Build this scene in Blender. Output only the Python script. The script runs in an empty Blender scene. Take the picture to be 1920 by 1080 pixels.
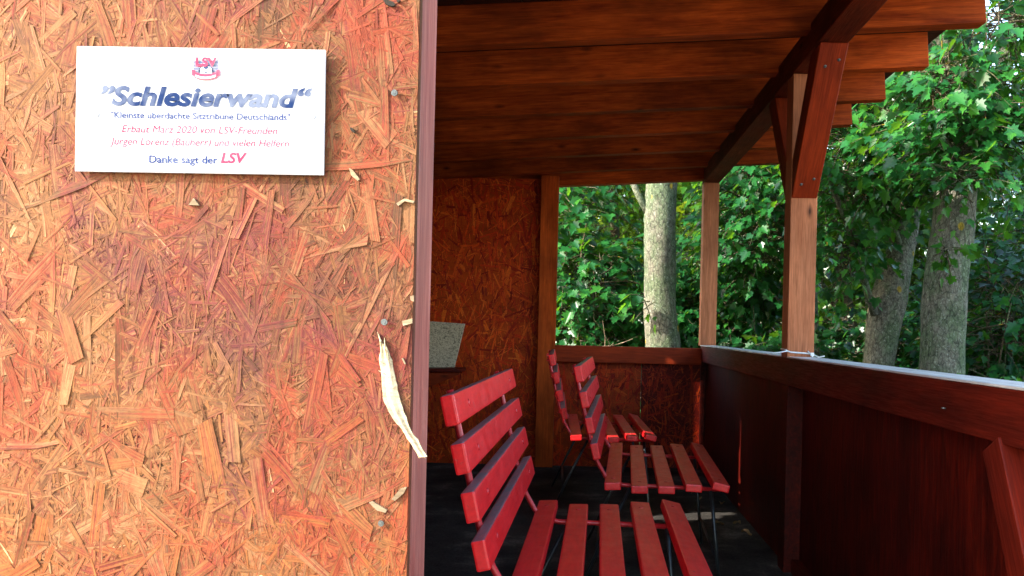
import bpy, bmesh, math, random
import numpy as np
from mathutils import Vector, Matrix

random.seed(7)
rng = np.random.default_rng(11)
S = bpy.context.scene
COL = S.collection

# ------------------------------------------------------------------ camera
H = 1.05                       # eye height over the stand's floor
FPX = 1700.0                   # focal length in pixels of the 1920 wide photograph
VX, VY = 1094.0, 618.0         # where the depth lines of the stand meet
ROLL = 0.0235
cam_d = bpy.data.cameras.new("camera")
cam = bpy.data.objects.new("camera", cam_d)
COL.objects.link(cam)
cam_d.sensor_width = 36.0
cam_d.lens = FPX / 1920.0 * 36.0
cam_d.shift_x = (960.0 - VX) / 1920.0
cam_d.shift_y = (VY - 540.0) / 1920.0
cam_d.clip_start = 0.05
cam_d.clip_end = 500.0
cam.matrix_world = (Matrix.Translation((0, 0, H)) @ Matrix.Rotation(math.radians(90), 4, 'X')
                    @ Matrix.Rotation(ROLL, 4, 'Z'))
S.camera = cam

# ------------------------------------------------------------------ light
SUN_AZ = math.radians(67)      # the light travels towards +Y, turned this far to +X
SUN_EL = math.radians(28)
world = bpy.data.worlds.new("World")
S.world = world
world.use_nodes = True
wt = world.node_tree
for n in list(wt.nodes):
    wt.nodes.remove(n)
wo = wt.nodes.new("ShaderNodeOutputWorld")
bg = wt.nodes.new("ShaderNodeBackground")
sky = wt.nodes.new("ShaderNodeTexSky")
sky.sky_type = 'NISHITA'
sky.sun_disc = False
sky.sun_elevation = SUN_EL
sky.sun_rotation = math.radians(180) + SUN_AZ
sky.air_density = 1.2
sky.dust_density = 2.0
bg.inputs[1].default_value = 0.15
wt.links.new(sky.outputs[0], bg.inputs[0])
wt.links.new(bg.outputs[0], wo.inputs[0])

sun_d = bpy.data.lights.new("sun", 'SUN')
sun_d.energy = 2.1
sun_d.angle = math.radians(0.6)
sun_d.color = (1.0, 0.93, 0.83)
sun = bpy.data.objects.new("sun", sun_d)
COL.objects.link(sun)
ray = Vector((math.sin(SUN_AZ) * math.cos(SUN_EL), math.cos(SUN_AZ) * math.cos(SUN_EL), -math.sin(SUN_EL)))
sun.rotation_euler = ray.to_track_quat('-Z', 'Y').to_euler()
sun.location = -ray * 30

S.view_settings.view_transform = 'Standard'
S.view_settings.look = 'None'
S.view_settings.exposure = 2.85
S.view_settings.gamma = 1.0
S.view_settings.use_curve_mapping = False
S.render.engine = 'CYCLES'
S.cycles.use_denoising = True
S.cycles.max_bounces = 8
S.cycles.diffuse_bounces = 5
S.cycles.glossy_bounces = 3
S.cycles.transmission_bounces = 4
S.cycles.sample_clamp_indirect = 6.0


def unproj(px, py, d):
    """a pixel of the photograph at depth d, as a world point"""
    dx, dy = px - VX, py - VY
    c, s = math.cos(ROLL), math.sin(ROLL)
    x = dx * c + dy * s
    y = dy * c - dx * s
    return Vector((x * d / FPX, d, H - y * d / FPX))


# ------------------------------------------------------------------ naming helpers
def tag(o, label=None, cat=None, group=None, kind=None):
    if label: o["label"] = label
    if cat: o["category"] = cat
    if group: o["group"] = group
    if kind: o["kind"] = kind
    return o


def empty(name, loc=(0, 0, 0), rz=0.0):
    o = bpy.data.objects.new(name, None)
    o.empty_display_size = 0.1
    o.location = loc
    o.rotation_euler = (0, 0, rz)
    COL.objects.link(o)
    return o


def link(name, me, mat=None, parent=None):
    o = bpy.data.objects.new(name, me)
    if mat is not None and len(me.materials) == 0:
        me.materials.append(mat)
    COL.objects.link(o)
    if parent is not None:
        o.parent = parent
    return o


def copy_tree(o, parent=None):
    c = o.copy()
    COL.objects.link(c)
    c.parent = parent
    for ch in list(o.children):
        copy_tree(ch, c)
    return c


# ------------------------------------------------------------------ mesh helpers
def beam(name, p0, p1, w, h, mat, parent=None, up=(0, 0, 1), bevel=0.004, warp=0.0):
    """a squared timber from p0 to p1: local X along it, w across, h along 'up'"""
    p0, p1 = Vector(p0), Vector(p1)
    d = p1 - p0
    L = d.length
    x = d.normalized()
    z = Vector(up)
    z = (z - x * z.dot(x)).normalized()
    y = z.cross(x)
    bm = bmesh.new()
    bmesh.ops.create_cube(bm, size=1.0)
    for v in bm.verts:
        v.co = Vector((v.co.x * L, v.co.y * w, v.co.z * h))
    if warp:
        es = [e for e in bm.edges if abs(e.verts[0].co.x - e.verts[1].co.x) > L * 0.5]
        bmesh.ops.subdivide_edges(bm, edges=es, cuts=6, use_grid_fill=True)
        a, b = random.uniform(-1, 1) * warp, random.uniform(-1, 1) * warp
        for v in bm.verts:
            t = v.co.x / L * 2
            v.co.y += a * (1 - t * t)
            v.co.z += b * (1 - t * t)
    if bevel:
        es = [e for e in bm.edges if e.calc_face_angle(0) > 0.8]
        bmesh.ops.bevel(bm, geom=es, offset=bevel, segments=2, affect='EDGES', profile=0.6)
    me = bpy.data.meshes.new(name)
    bm.to_mesh(me)
    bm.free()
    o = link(name, me, mat, parent)
    m = Matrix((x, y, z)).transposed().to_4x4()
    m.translation = (p0 + p1) / 2
    o.matrix_local = m
    return o


def tube_geo(pts, radii, seg=8, cap=True, rough=0.0, rs=None, phase=0.0):
    """vertices and faces of a tube along pts"""
    pts = [Vector(p) for p in pts]
    n = len(pts)
    if not hasattr(radii, '__len__'):
        radii = [radii] * n
    V, F = [], []
    ref = Vector((1, 0, 0))
    for i, p in enumerate(pts):
        t = (pts[min(i + 1, n - 1)] - pts[max(i - 1, 0)]).normalized()
        a = ref - t * ref.dot(t)
        if a.length < 1e-3:
            a = Vector((0, 1, 0)) - t * t.y
        a.normalize()
        ref = a
        b = t.cross(a)
        for k in range(seg):
            th = 2 * math.pi * k / seg + phase
            r = radii[i]
            if rough:
                r *= 1 + rough * (math.sin(3 * th + i * 0.7) * 0.4 + math.sin(5 * th - i * 0.45) * 0.35
                                  + (rs.random() - 0.5) * 0.5)
            V.append(p + a * (math.cos(th) * r) + b * (math.sin(th) * r))
    for i in range(n - 1):
        for k in range(seg):
            k2 = (k + 1) % seg
            F.append((i * seg + k, i * seg + k2, (i + 1) * seg + k2, (i + 1) * seg + k))
    if cap:
        F.append(tuple(reversed(range(seg))))
        F.append(tuple((n - 1) * seg + k for k in range(seg)))
    return V, F


def geo_join(parts):
    V, F = [], []
    for v, f in parts:
        o = len(V)
        V += v
        F += [tuple(i + o for i in q) for q in f]
    return V, F


def mesh_obj(name, V, F, mat, parent=None, smooth=False):
    me = bpy.data.meshes.new(name)
    me.from_pydata([tuple(v) for v in V], [], F)
    me.update()
    if smooth:
        me.polygons.foreach_set("use_smooth", [True] * len(me.polygons))
    return link(name, me, mat, parent)


def tube(name, pts, r, mat, parent=None, seg=8):
    V, F = tube_geo(pts, r, seg)
    return mesh_obj(name, V, F, mat, parent, True)


def box_geo(x0, x1, y0, y1, z0, z1):
    V = [Vector(p) for p in ((x0, y0, z0), (x1, y0, z0), (x1, y1, z0), (x0, y1, z0),
                             (x0, y0, z1), (x1, y0, z1), (x1, y1, z1), (x0, y1, z1))]
    F = [(3, 2, 1, 0), (4, 5, 6, 7), (0, 1, 5, 4), (1, 2, 6, 5), (2, 3, 7, 6), (3, 0, 4, 7)]
    return V, F


def prism_geo(poly, y0, y1):
    """polygon in XZ (counter-clockwise seen from -Y) extruded from y0 to y1"""
    n = len(poly)
    V = [Vector((x, y0, z)) for x, z in poly] + [Vector((x, y1, z)) for x, z in poly]
    F = [tuple(range(n)), tuple(reversed(range(n, 2 * n)))]
    for i in range(n):
        j = (i + 1) % n
        F.append((j, i, n + i, n + j))
    return V, F


# ------------------------------------------------------------------ material helpers
class NT:
    def __init__(self, name):
        self.m = bpy.data.materials.new(name)
        self.m.use_nodes = True
        self.t = self.m.node_tree
        for n in list(self.t.nodes):
            self.t.nodes.remove(n)
        self.out = self.n("ShaderNodeOutputMaterial")

    def n(self, kind, **kw):
        nd = self.t.nodes.new(kind)
        for k, v in kw.items():
            setattr(nd, k, v)
        return nd

    def l(self, a, b):
        self.t.links.new(a, b)

    def coord(self, kind='Object', scale=(1, 1, 1), jitter=True):
        tc = self.n("ShaderNodeTexCoord")
        mp = self.n("ShaderNodeMapping")
        mp.inputs['Scale'].default_value = scale
        self.l(tc.outputs[kind], mp.inputs['Vector'])
        if jitter:
            oi = self.n("ShaderNodeObjectInfo")
            ml = self.n("ShaderNodeMath", operation='MULTIPLY')
            ml.inputs[1].default_value = 57.0
            self.l(oi.outputs['Random'], ml.inputs[0])
            cb = self.n("ShaderNodeCombineXYZ")
            for i in range(3):
                self.l(ml.outputs[0], cb.inputs[i])
            self.l(cb.outputs[0], mp.inputs['Location'])
        return mp.outputs[0]

    def noise(self, vec, scale=5, detail=5, rough=0.6, dist=0.0):
        nz = self.n("ShaderNodeTexNoise")
        nz.inputs['Scale'].default_value = scale
        nz.inputs['Detail'].default_value = detail
        nz.inputs['Roughness'].default_value = rough
        nz.inputs['Distortion'].default_value = dist
        self.l(vec, nz.inputs['Vector'])
        return nz.outputs[0]

    def voronoi(self, vec, scale=5, feature='F1'):
        v = self.n("ShaderNodeTexVoronoi", feature=feature)
        v.inputs['Scale'].default_value = scale
        self.l(vec, v.inputs['Vector'])
        return v

    def ramp(self, fac, stops):
        r = self.n("ShaderNodeValToRGB")
        e = r.color_ramp.elements
        while len(e) > 1:
            e.remove(e[0])
        e[0].position = stops[0][0]
        e[0].color = (*stops[0][1], 1) if hasattr(stops[0][1], '__len__') else (stops[0][1],) * 3 + (1,)
        for p, c in stops[1:]:
            q = e.new(p)
            q.color = (*c, 1) if hasattr(c, '__len__') else (c, c, c, 1)
        self.l(fac, r.inputs[0])
        return r.outputs[0]

    def mix(self, fac, a, b, mode='MIX'):
        m = self.n("ShaderNodeMix", data_type='RGBA', blend_type=mode)
        for sock, val in ((0, fac), (6, a), (7, b)):
            if isinstance(val, (int, float)):
                m.inputs[sock].default_value = val
            elif isinstance(val, (tuple, list)):
                m.inputs[sock].default_value = (*val, 1)
            else:
                self.l(val, m.inputs[sock])
        return m.outputs[2]

    def bump(self, h, strength=0.3, dist=0.002):
        b = self.n("ShaderNodeBump")
        b.inputs['Strength'].default_value = strength
        b.inputs['Distance'].default_value = dist
        self.l(h, b.inputs['Height'])
        return b.outputs[0]

    def principled(self, col, rough=0.6, spec=0.5, normal=None, metal=0.0, coat=0.0):
        p = self.n("ShaderNodeBsdfPrincipled")
        for sock, val in (('Base Color', col), ('Roughness', rough)):
            if isinstance(val, (int, float)):
                p.inputs[sock].default_value = val
            elif isinstance(val, (tuple, list)):
                p.inputs[sock].default_value = (*val, 1)
            else:
                self.l(val, p.inputs[sock])
        p.inputs['Specular IOR Level'].default_value = spec
        p.inputs['Metallic'].default_value = metal
        p.inputs['Coat Weight'].default_value = coat
        if normal is not None:
            self.l(normal, p.inputs['Normal'])
        return p

    def done(self, shader):
        self.l(shader.outputs[0], self.out.inputs[0])
        return self.m


def mat_timber(name, dark, light, rough=0.6, spec=0.3, knots=True, blotch=0.5, bump=0.35):
    m = NT(name)
    v = m.coord('Object', (1.4, 16, 16))
    g = m.noise(v, 2.6, 8, 0.62, 0.5)
    col = m.ramp(g, [(0.3, dark), (0.5, tuple((a + b) / 2 for a, b in zip(dark, light))), (0.68, light)])
    v2 = m.coord('Object', (1.2, 2.5, 2.5))
    b = m.noise(v2, 2.0, 4, 0.6)
    bb = m.ramp(b, [(0.35, 1 - blotch), (0.62, 1.0)])
    col = m.mix(1.0, col, bb, 'MULTIPLY')
    oi = m.n("ShaderNodeObjectInfo")
    col = m.mix(1.0, col, m.ramp(oi.outputs['Random'], [(0.0, 0.78), (1.0, 1.10)]), 'MULTIPLY')
    fine = m.noise(m.coord('Object', (3, 90, 90)), 3.0, 4, 0.7)
    ff = m.ramp(fine, [(0.3, 0.60), (0.65, 1.12)])
    col = m.mix(1.0, col, ff, 'MULTIPLY')
    if knots:
        vk = m.voronoi(m.coord('Object', (1.9, 5.0, 5.0)), 1.6)
        kf = m.ramp(vk.outputs['Distance'], [(0.035, 0.16), (0.06, 0.45), (0.13, 1.0)])
        col = m.mix(1.0, col, kf, 'MULTIPLY')
    r = m.ramp(fine, [(0.3, rough + 0.12), (0.7, rough - 0.1)])
    m.done(m.principled(col, r, spec, m.bump(fine, bump, 0.0015)))
    return m.m


M = {}
M['rafter'] = mat_timber('stained_rafter_wood', (0.27, 0.030, 0.002), (0.62, 0.100, 0.009), 0.65, 0.12)
M['beam'] = mat_timber('stained_beam_wood', (0.11, 0.011, 0.002), (0.20, 0.024, 0.004), 0.65, 0.15)
M['brace'] = mat_timber('stained_brace_wood', (0.24, 0.021, 0.003), (0.40, 0.046, 0.007), 0.6, 0.15, blotch=0.35)
M['post'] = mat_timber('weathered_post_wood', (0.46, 0.145, 0.058), (0.70, 0.26, 0.12), 0.65, 0.25, blotch=0.3)
M['endpost'] = mat_timber('stained_post_wood', (0.52, 0.070, 0.008), (0.74, 0.125, 0.016), 0.6, 0.1)
M['rail'] = mat_timber('stained_rail_wood', (0.085, 0.0055, 0.002), (0.17, 0.012, 0.004), 0.55, 0.16)
M['jamb'] = mat_timber('weathered_jamb_wood', (0.30, 0.055, 0.042), (0.52, 0.19, 0.15), 0.5, 0.4, knots=False)
M['cap'] = mat_timber('weathered_sheen_wood', (0.66, 0.64, 0.64), (0.86, 0.86, 0.87), 0.4, 0.6, knots=False, blotch=0.25)  # weathered grey, whitened to carry the sheen of the sky
M['deck'] = mat_timber('roof_boarding', (0.035, 0.006, 0.002), (0.08, 0.015, 0.005), 0.7, 0.2)


def mat_dark_panel():
    m = NT('dark_stained_panel')
    v = m.coord('Object', (9, 9, 1.2))
    g = m.noise(v, 5, 8, 0.65, 0.8)
    col = m.ramp(g, [(0.32, (0.030, 0.0016, 0.0006)), (0.52, (0.070, 0.0036, 0.0010)), (0.7, (0.135, 0.0085, 0.002))])
    b = m.noise(m.coord('Object', (3, 3, 2)), 2.2, 4)
    col = m.mix(1.0, col, m.ramp(b, [(0.35, 0.45), (0.65, 1.0)]), 'MULTIPLY')
    return m.done(m.principled(col, 0.55, 0.14, m.bump(g, 0.5, 0.006)))


M['panel'] = mat_dark_panel()


def mat_osb(name, rough=0.7, spec=0.2, bump=0.5, stain=0.0):
    m = NT(name)
    at = m.n("ShaderNodeAttribute", attribute_name='tone')
    uv = m.n("ShaderNodeUVMap", uv_map='grain')
    mp = m.n("ShaderNodeMapping")
    mp.inputs['Scale'].default_value = (12, 460, 1)
    m.l(uv.outputs[0], mp.inputs['Vector'])
    g = m.noise(mp.outputs[0], 1.0, 5, 0.7, 0.3)
    st = m.ramp(g, [(0.30, 0.32), (0.42, 0.76), (0.54, 1.0), (0.70, 1.30)])
    col = at.outputs['Color']
    if stain:
        # what is left of the red stain: patches that follow the grain of each strand
        o1 = m.noise(m.coord('Object', (1, 1, 0.6), False), 11.0, 6, 0.68, 0.6)
        mp2 = m.n("ShaderNodeMapping")
        mp2.inputs['Scale'].default_value = (7, 330, 1)
        m.l(uv.outputs[0], mp2.inputs['Vector'])
        o2 = m.noise(mp2.outputs[0], 1.0, 3, 0.6)
        f = m.mix(0.46, o1, o2)
        col = m.mix(m.ramp(f, [(0.465, 0.0), (0.58, 0.85 * stain)]), col, (0.19, 0.026, 0.010))
        o3 = m.noise(m.coord('Object', (1, 1, 0.7), False), 6.0, 6, 0.7, 0.4)
        f3 = m.mix(0.40, o3, o2)
        col = m.mix(m.ramp(f3, [(0.495, 0.0), (0.63, 0.75 * stain)]), col, (0.072, 0.016, 0.021))
    col = m.mix(1.0, col, st, 'MULTIPLY')
    blot = m.noise(m.coord('Object', (1, 1, 1), False), 150.0, 4, 0.65)
    col = m.mix(1.0, col, m.ramp(blot, [(0.30, 0.70), (0.48, 1.0), (0.7, 1.12)]), 'MULTIPLY')
    return m.done(m.principled(col, rough, spec, m.bump(g, bump, 0.0012)))


M['osb'] = mat_osb('weathered_strand_board', 0.75, 0.2, 0.6, 1.0)
M['osb_in'] = mat_osb('stained_strand_board', 0.55, 0.15, 0.4)


def mat_red(name, dust, dustcol):
    m = NT(name)
    v = m.coord('Object', (2.0, 14, 14))
    g = m.noise(v, 5, 6, 0.6)
    col = m.ramp(g, [(0.3, (0.66, 0.006, 0.010)), (0.7, (0.86, 0.014, 0.016))])
    w = m.noise(m.coord('Object', (1, 1, 1)), 38, 6, 0.7)
    col = m.mix(m.ramp(w, [(0.63, 0.0), (0.70, 0.75)]), col, (0.27, 0.07, 0.055))
    # dust settled on what faces up
    ge = m.n("ShaderNodeNewGeometry")
    sp = m.n("ShaderNodeSeparateXYZ")
    m.l(ge.outputs['Normal'], sp.inputs[0])
    dn = m.noise(m.coord('Object', (1, 1, 1)), 16, 5, 0.7)
    ml = m.n("ShaderNodeMath", operation='MULTIPLY')
    m.l(m.ramp(sp.outputs['Z'], [(0.80, 0.0), (0.96, dust)]), ml.inputs[0])
    m.l(m.ramp(dn, [(0.3, 0.6), (0.6, 1.0)]), ml.inputs[1])
    col = m.mix(ml.outputs[0], col, dustcol)
    fine = m.noise(m.coord('Object', (3, 30, 30)), 12, 5, 0.7)
    r = m.ramp(dn, [(0.3, 0.30), (0.7, 0.48)])
    return m.done(m.principled(col, r, 0.5, m.bump(fine, 0.3, 0.0012)))


M['red'] = mat_red('red_gloss_paint', 0.08, (0.36, 0.15, 0.14))
M['redback'] = mat_red('dusty_red_gloss_paint', 1.0, (0.20, 0.185, 0.21))


def mat_simple(name, col, rough=0.5, spec=0.5, metal=0.0, var=0.25, scale=60, bump=0.0):
    m = NT(name)
    g = m.noise(m.coord('Object', (1, 1, 1)), scale, 5, 0.65)
    c = m.ramp(g, [(0.3, tuple(x * (1 - var) for x in col)), (0.7, tuple(min(1, x * (1 + var)) for x in col))])
    return m.done(m.principled(c, rough, spec, m.bump(g, bump, 0.002) if bump else None, metal))


M['steel'] = mat_simple('dark_steel', (0.05, 0.06, 0.065), 0.4, 0.5, 0.7)
M['redsteel'] = mat_simple('red_painted_steel', (0.55, 0.02, 0.025), 0.35, 0.5)
M['screw'] = mat_simple('zinc_screw', (0.10, 0.11, 0.105), 0.45, 0.5, 0.6, var=0.5, scale=300)
M['hole'] = mat_simple('dark_knot', (0.03, 0.025, 0.02), 0.9, 0.1)
M['tie'] = mat_simple('white_nylon', (0.75, 0.82, 0.86), 0.35, 0.5, var=0.05)
M['felt'] = mat_simple('black_roof_felt', (0.02, 0.02, 0.022), 0.9, 0.2)
M['barewood'] = mat_timber('bare_torn_wood', (0.36, 0.27, 0.155), (0.52, 0.42, 0.26), 0.7, 0.2, knots=False, blotch=0.12)
M['chip'] = mat_timber('chipped_wood', (0.24, 0.17, 0.10), (0.40, 0.30, 0.19), 0.8, 0.1, knots=False)
M['litter'] = mat_simple('dry_leaf', (0.34, 0.22, 0.10), 0.8, 0.2, var=0.5, scale=20)
M['twig'] = mat_simple('dead_twig', (0.17, 0.12, 0.085), 0.85, 0.2, var=0.45, scale=15)


def mat_concrete():
    m = NT('exposed_aggregate_concrete')
    c = m.coord('Object', (1, 1, 1))
    v = m.voronoi(c, 95)
    col = m.ramp(v.outputs['Distance'], [(0.1, (0.10, 0.09, 0.08)), (0.25, (0.42, 0.33, 0.22)), (0.6, (0.58, 0.47, 0.32))])
    n = m.noise(c, 60, 5, 0.7)
    col = m.mix(1.0, col, m.ramp(n, [(0.36, 0.35), (0.5, 1.0)]), 'MULTIPLY')
    return m.done(m.principled(col, 0.85, 0.2, m.bump(n, 0.4, 0.004)))


M['concrete'] = mat_concrete()


def mat_floor():
    m = NT('dirty_floor')
    c = m.coord('Object', (1, 1, 1), False)
    a = m.noise(c, 3.0, 7, 0.65)
    col = m.ramp(a, [(0.3, (0.016, 0.014, 0.013)), (0.55, (0.058, 0.052, 0.046)), (0.72, (0.20, 0.18, 0.15))])
    b = m.noise(c, 70, 5, 0.7)
    col = m.mix(1.0, col, m.ramp(b, [(0.35, 0.5), (0.6, 1.1)]), 'MULTIPLY')
    return m.done(m.principled(col, 0.9, 0.15, m.bump(b, 0.5, 0.004)))


M['floor'] = mat_floor()


def mat_ground():
    m = NT('woodland_ground')
    c = m.coord('Object', (1, 1, 1), False)
    a = m.noise(c, 0.9, 7, 0.65)
    col = m.ramp(a, [(0.35, (0.055, 0.038, 0.022)), (0.55, (0.045, 0.062, 0.018)), (0.72, (0.09, 0.075, 0.04))])
    b = m.noise(c, 28, 6, 0.75)
    col = m.mix(1.0, col, m.ramp(b, [(0.3, 0.4), (0.65, 1.25)]), 'MULTIPLY')
    return m.done(m.principled(col, 0.95, 0.1, m.bump(b, 0.8, 0.03)))


M['ground'] = mat_ground()


def mat_bounce_ground():
    m = NT('pale_bounce_gravel')
    c = m.coord('Object', (1, 1, 1), False)
    v = m.voronoi(c, 70)
    col = m.ramp(v.outputs['Distance'], [(0.1, (0.60, 0.53, 0.42)), (0.6, (0.40, 0.34, 0.27))])
    n = m.noise(c, 1.5, 6, 0.7)
    col = m.mix(1.0, col, m.ramp(n, [(0.3, 0.7), (0.65, 1.1)]), 'MULTIPLY')
    return m.done(m.principled(col, 0.95, 0.1, m.bump(v.outputs['Distance'], 0.6, 0.01)))


M['bounce_ground'] = mat_bounce_ground()


def mat_leaf(name, dark, light, back):
    m = NT(name)
    at = m.n("ShaderNodeAttribute", attribute_name='tint')
    col = m.ramp(at.outputs['Fac'], [(0.0, dark), (0.6, light), (1.0, (light[0] * 2.6, light[1] * 1.45, light[2] * 0.8))])
    p = m.principled(col, 0.29, 0.34)
    tr = m.n("ShaderNodeBsdfTranslucent")
    bc = m.ramp(at.outputs['Fac'], [(0.0, tuple(0.5 * x for x in back)), (1.0, back)])
    m.l(bc, tr.inputs[0])
    mx = m.n("ShaderNodeMixShader")
    mx.inputs[0].default_value = 0.38
    m.l(p.outputs[0], mx.inputs[1])
    m.l(tr.outputs[0], mx.inputs[2])
    return m.done(mx)


M['leaf'] = mat_leaf('maple_leaf', (0.0025, 0.022, 0.008), (0.013, 0.100, 0.022), (0.13, 0.32, 0.012))
M['leaf_wood'] = mat_leaf('backlit_wood_leaf', (0.02, 0.07, 0.006), (0.12, 0.25, 0.012), (0.40, 0.50, 0.02))  # lit copy: yellow green of sunlight put into the far leaves' colour
M['leaf_far'] = mat_leaf('woodland_leaf', (0.003, 0.026, 0.006), (0.026, 0.112, 0.012), (0.26, 0.42, 0.012))


def mat_bark(name, base, moss):
    m = NT(name)
    v = m.coord('Object', (6, 6, 3.2))
    g = m.noise(v, 5.5, 9, 0.75, 0.6)
    col = m.ramp(g, [(0.3, tuple(0.35 * x for x in base)), (0.48, base), (0.7, tuple(min(1, 1.5 * x) for x in base))])
    b = m.noise(m.coord('Object', (1, 1, 0.6)), 4.0, 6, 0.65)
    col = m.mix(m.ramp(b, [(0.45, 0.0), (0.58, 0.75)]), col, moss)
    sp = m.noise(m.coord('Object', (1, 1, 1)), 55, 3, 0.6)
    col = m.mix(m.ramp(sp, [(0.58, 0.0), (0.66, 0.6)]), col, (0.28, 0.31, 0.25))
    vo = m.voronoi(m.coord('Object', (1, 1, 0.8)), 5.5)
    ye = m.ramp(vo.outputs['Distance'], [(0.11, 0.9), (0.16, 0.0)])
    col = m.mix(ye, col, (0.32, 0.22, 0.02))
    cr = m.noise(m.coord('Object', (13, 13, 1.6)), 3.0, 6, 0.7)
    col = m.mix(1.0, col, m.ramp(cr, [(0.32, 0.35), (0.40, 1.0)]), 'MULTIPLY')
    vc = m.voronoi(m.coord('Object', (10, 10, 4.5)), 3.2, 'DISTANCE_TO_EDGE')
    col = m.mix(1.0, col, m.ramp(vc.outputs['Distance'], [(0.0, 0.45), (0.05, 0.85), (0.12, 1.05)]), 'MULTIPLY')
    fs = m.noise(m.coord('Object', (1, 1, 0.7)), 32.0, 7, 0.8)
    col = m.mix(1.0, col, m.ramp(fs, [(0.36, 0.45), (0.5, 1.0), (0.66, 1.35)]), 'MULTIPLY')
    return m.done(m.principled(col, 0.9, 0.15, m.bump(g, 0.9, 0.02)))


M['bark'] = mat_bark('grey_maple_bark', (0.135, 0.128, 0.098), (0.075, 0.115, 0.055))
M['bark_dark'] = mat_bark('brown_bark', (0.10, 0.075, 0.05), (0.07, 0.09, 0.04))

# ------------------------------------------------------------------ smooth random field
_fields = {}


def field(seed, x, y, cell):
    """value noise on arrays, 0..1"""
    if seed not in _fields:
        _fields[seed] = np.random.default_rng(seed).random((64, 64))
    T = _fields[seed]
    x, y = np.asarray(x) / cell + 500.0, np.asarray(y) / cell + 500.0
    i, j = np.floor(x).astype(int), np.floor(y).astype(int)
    fx, fy = x - i, y - j
    fx, fy = fx * fx * (3 - 2 * fx), fy * fy * (3 - 2 * fy)
    g = lambda a, b: T[a % 64, b % 64]
    return ((g(i, j) * (1 - fx) + g(i + 1, j) * fx) * (1 - fy)
            + (g(i, j + 1) * (1 - fx) + g(i + 1, j + 1) * fx) * fy)


def lin(c):
    return np.array([((x / 255 + 0.055) / 1.055) ** 2.4 if x > 10 else x / 255 / 12.92 for x in c])


# ------------------------------------------------------------------ oriented strand board
def osb_panel(name, x0, x1, z0, z1, y, thick, n, tone_fn, mat, parent, relief=0.0008, size=1.0, seed=3, vert=0.25, holes=()):
    """board in the XZ plane facing -Y: a core with thousands of flat wood strands pressed into its face"""
    r = np.random.default_rng(seed)
    V, F, C, UV = [], [], [], []
    bv, bf = box_geo(x0, x1, y, y + thick, z0, z1)
    V += [tuple(v) for v in bv]
    F += bf
    core = tone_fn(np.array([(x0 + x1) / 2]), np.array([(z0 + z1) / 2]), np.array([0.4]), r)[0] * 0.55
    for f in bf:
        C += [tuple(core)] * 4
        UV += [(0, 0), (0.1, 0), (0.1, 0.02), (0, 0.02)]
    L = np.clip(r.lognormal(math.log(0.028), 0.85, n), 0.005, 0.19) * size
    W = np.clip(L * np.where(r.random(n) < 0.14, r.uniform(0.14, 0.30, n), r.uniform(0.02, 0.10, n)), 0.0007, 0.024 * size)
    cx = r.uniform(x0, x1, n)
    cz = r.uniform(z0, z1, n)
    ang = np.where(r.random(n) < vert, r.normal(math.pi / 2, 0.28, n), r.uniform(0, math.pi, n))
    big = L > 0.07 * size
    hgt = r.random(n) ** 1.4 * relief
    hgt[big] *= 0.3
    hgt[W > 0.008] *= 0.5
    tl = r.normal(0, 0.012, n)
    tw = r.normal(0, 0.055, n)
    bend = r.normal(0, 0.03, n)
    tone = tone_fn(cx, cz, r.random(n), r)
    for i in range(n):
        ca, sa = math.cos(ang[i]), math.sin(ang[i])
        l, w = L[i] / 2, W[i] / 2
        ts = (-1.0, -0.35, 0.35, 1.0)
        jag = r.uniform(0.55, 1.0, 4) if r.random() < 0.7 else (1, 1, 1, 1)
        o = len(V)
        sk = r.uniform(-0.35, 0.35)
        for k, t in enumerate(ts):
            ww = w * (0.75 + 0.25 * jag[k]) if 0 < k < 3 else w * jag[k]
            for s in (-1, 1):
                a = l * t + (s * w * sk if k in (0, 3) else 0)
                b = s * ww + bend[i] * l * (1 - t * t)
                X, Z = cx[i] + a * ca - b * sa, cz[i] + a * sa + b * ca
                X = min(max(X, x0 + 0.0005), x1 - 0.0005)
                Z = min(max(Z, z0), z1)
                h = 0.0004 + hgt[i] + a * tl[i] + b * tw[i]
                V.append((X, y - min(max(h, -0.004), 0.0045), Z))
        u0, v0 = r.random() * 50, r.random() * 50
        q = [(u0 + l * (t + 1), v0 + (0 if s < 0 else 2 * w)) for t in ts for s in (-1, 1)]
        for k in range(3):
            a, b, c, d = 2 * k, 2 * k + 2, 2 * k + 3, 2 * k + 1
            F.append((o + a, o + b, o + c, o + d))
            UV += [q[a], q[b], q[c], q[d]]
            C += [tuple(tone[i])] * 4
    me = bpy.data.meshes.new(name)
    me.from_pydata(V, [], F)
    ca_ = me.color_attributes.new('tone', 'FLOAT_COLOR', 'CORNER')
    arr = np.ones((len(C), 4), dtype=np.float32)
    arr[:, :3] = np.array(C)
    ca_.data.foreach_set('color', arr.ravel())
    uvl = me.uv_layers.new(name='grain')
    uvl.data.foreach_set('uv', np.array(UV, dtype=np.float32).ravel())
    me.update()
    return link(name, me, mat, parent)


TAN = np.array([(0.47, 0.255, 0.135), (0.42, 0.215, 0.105), (0.38, 0.19, 0.092), (0.50, 0.285, 0.16), (0.35, 0.165, 0.078), (0.44, 0.225, 0.10)])
PURP = np.array([(0.17, 0.045, 0.042), (0.22, 0.062, 0.055), (0.15, 0.038, 0.03), (0.25, 0.10, 0.075)])


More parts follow.
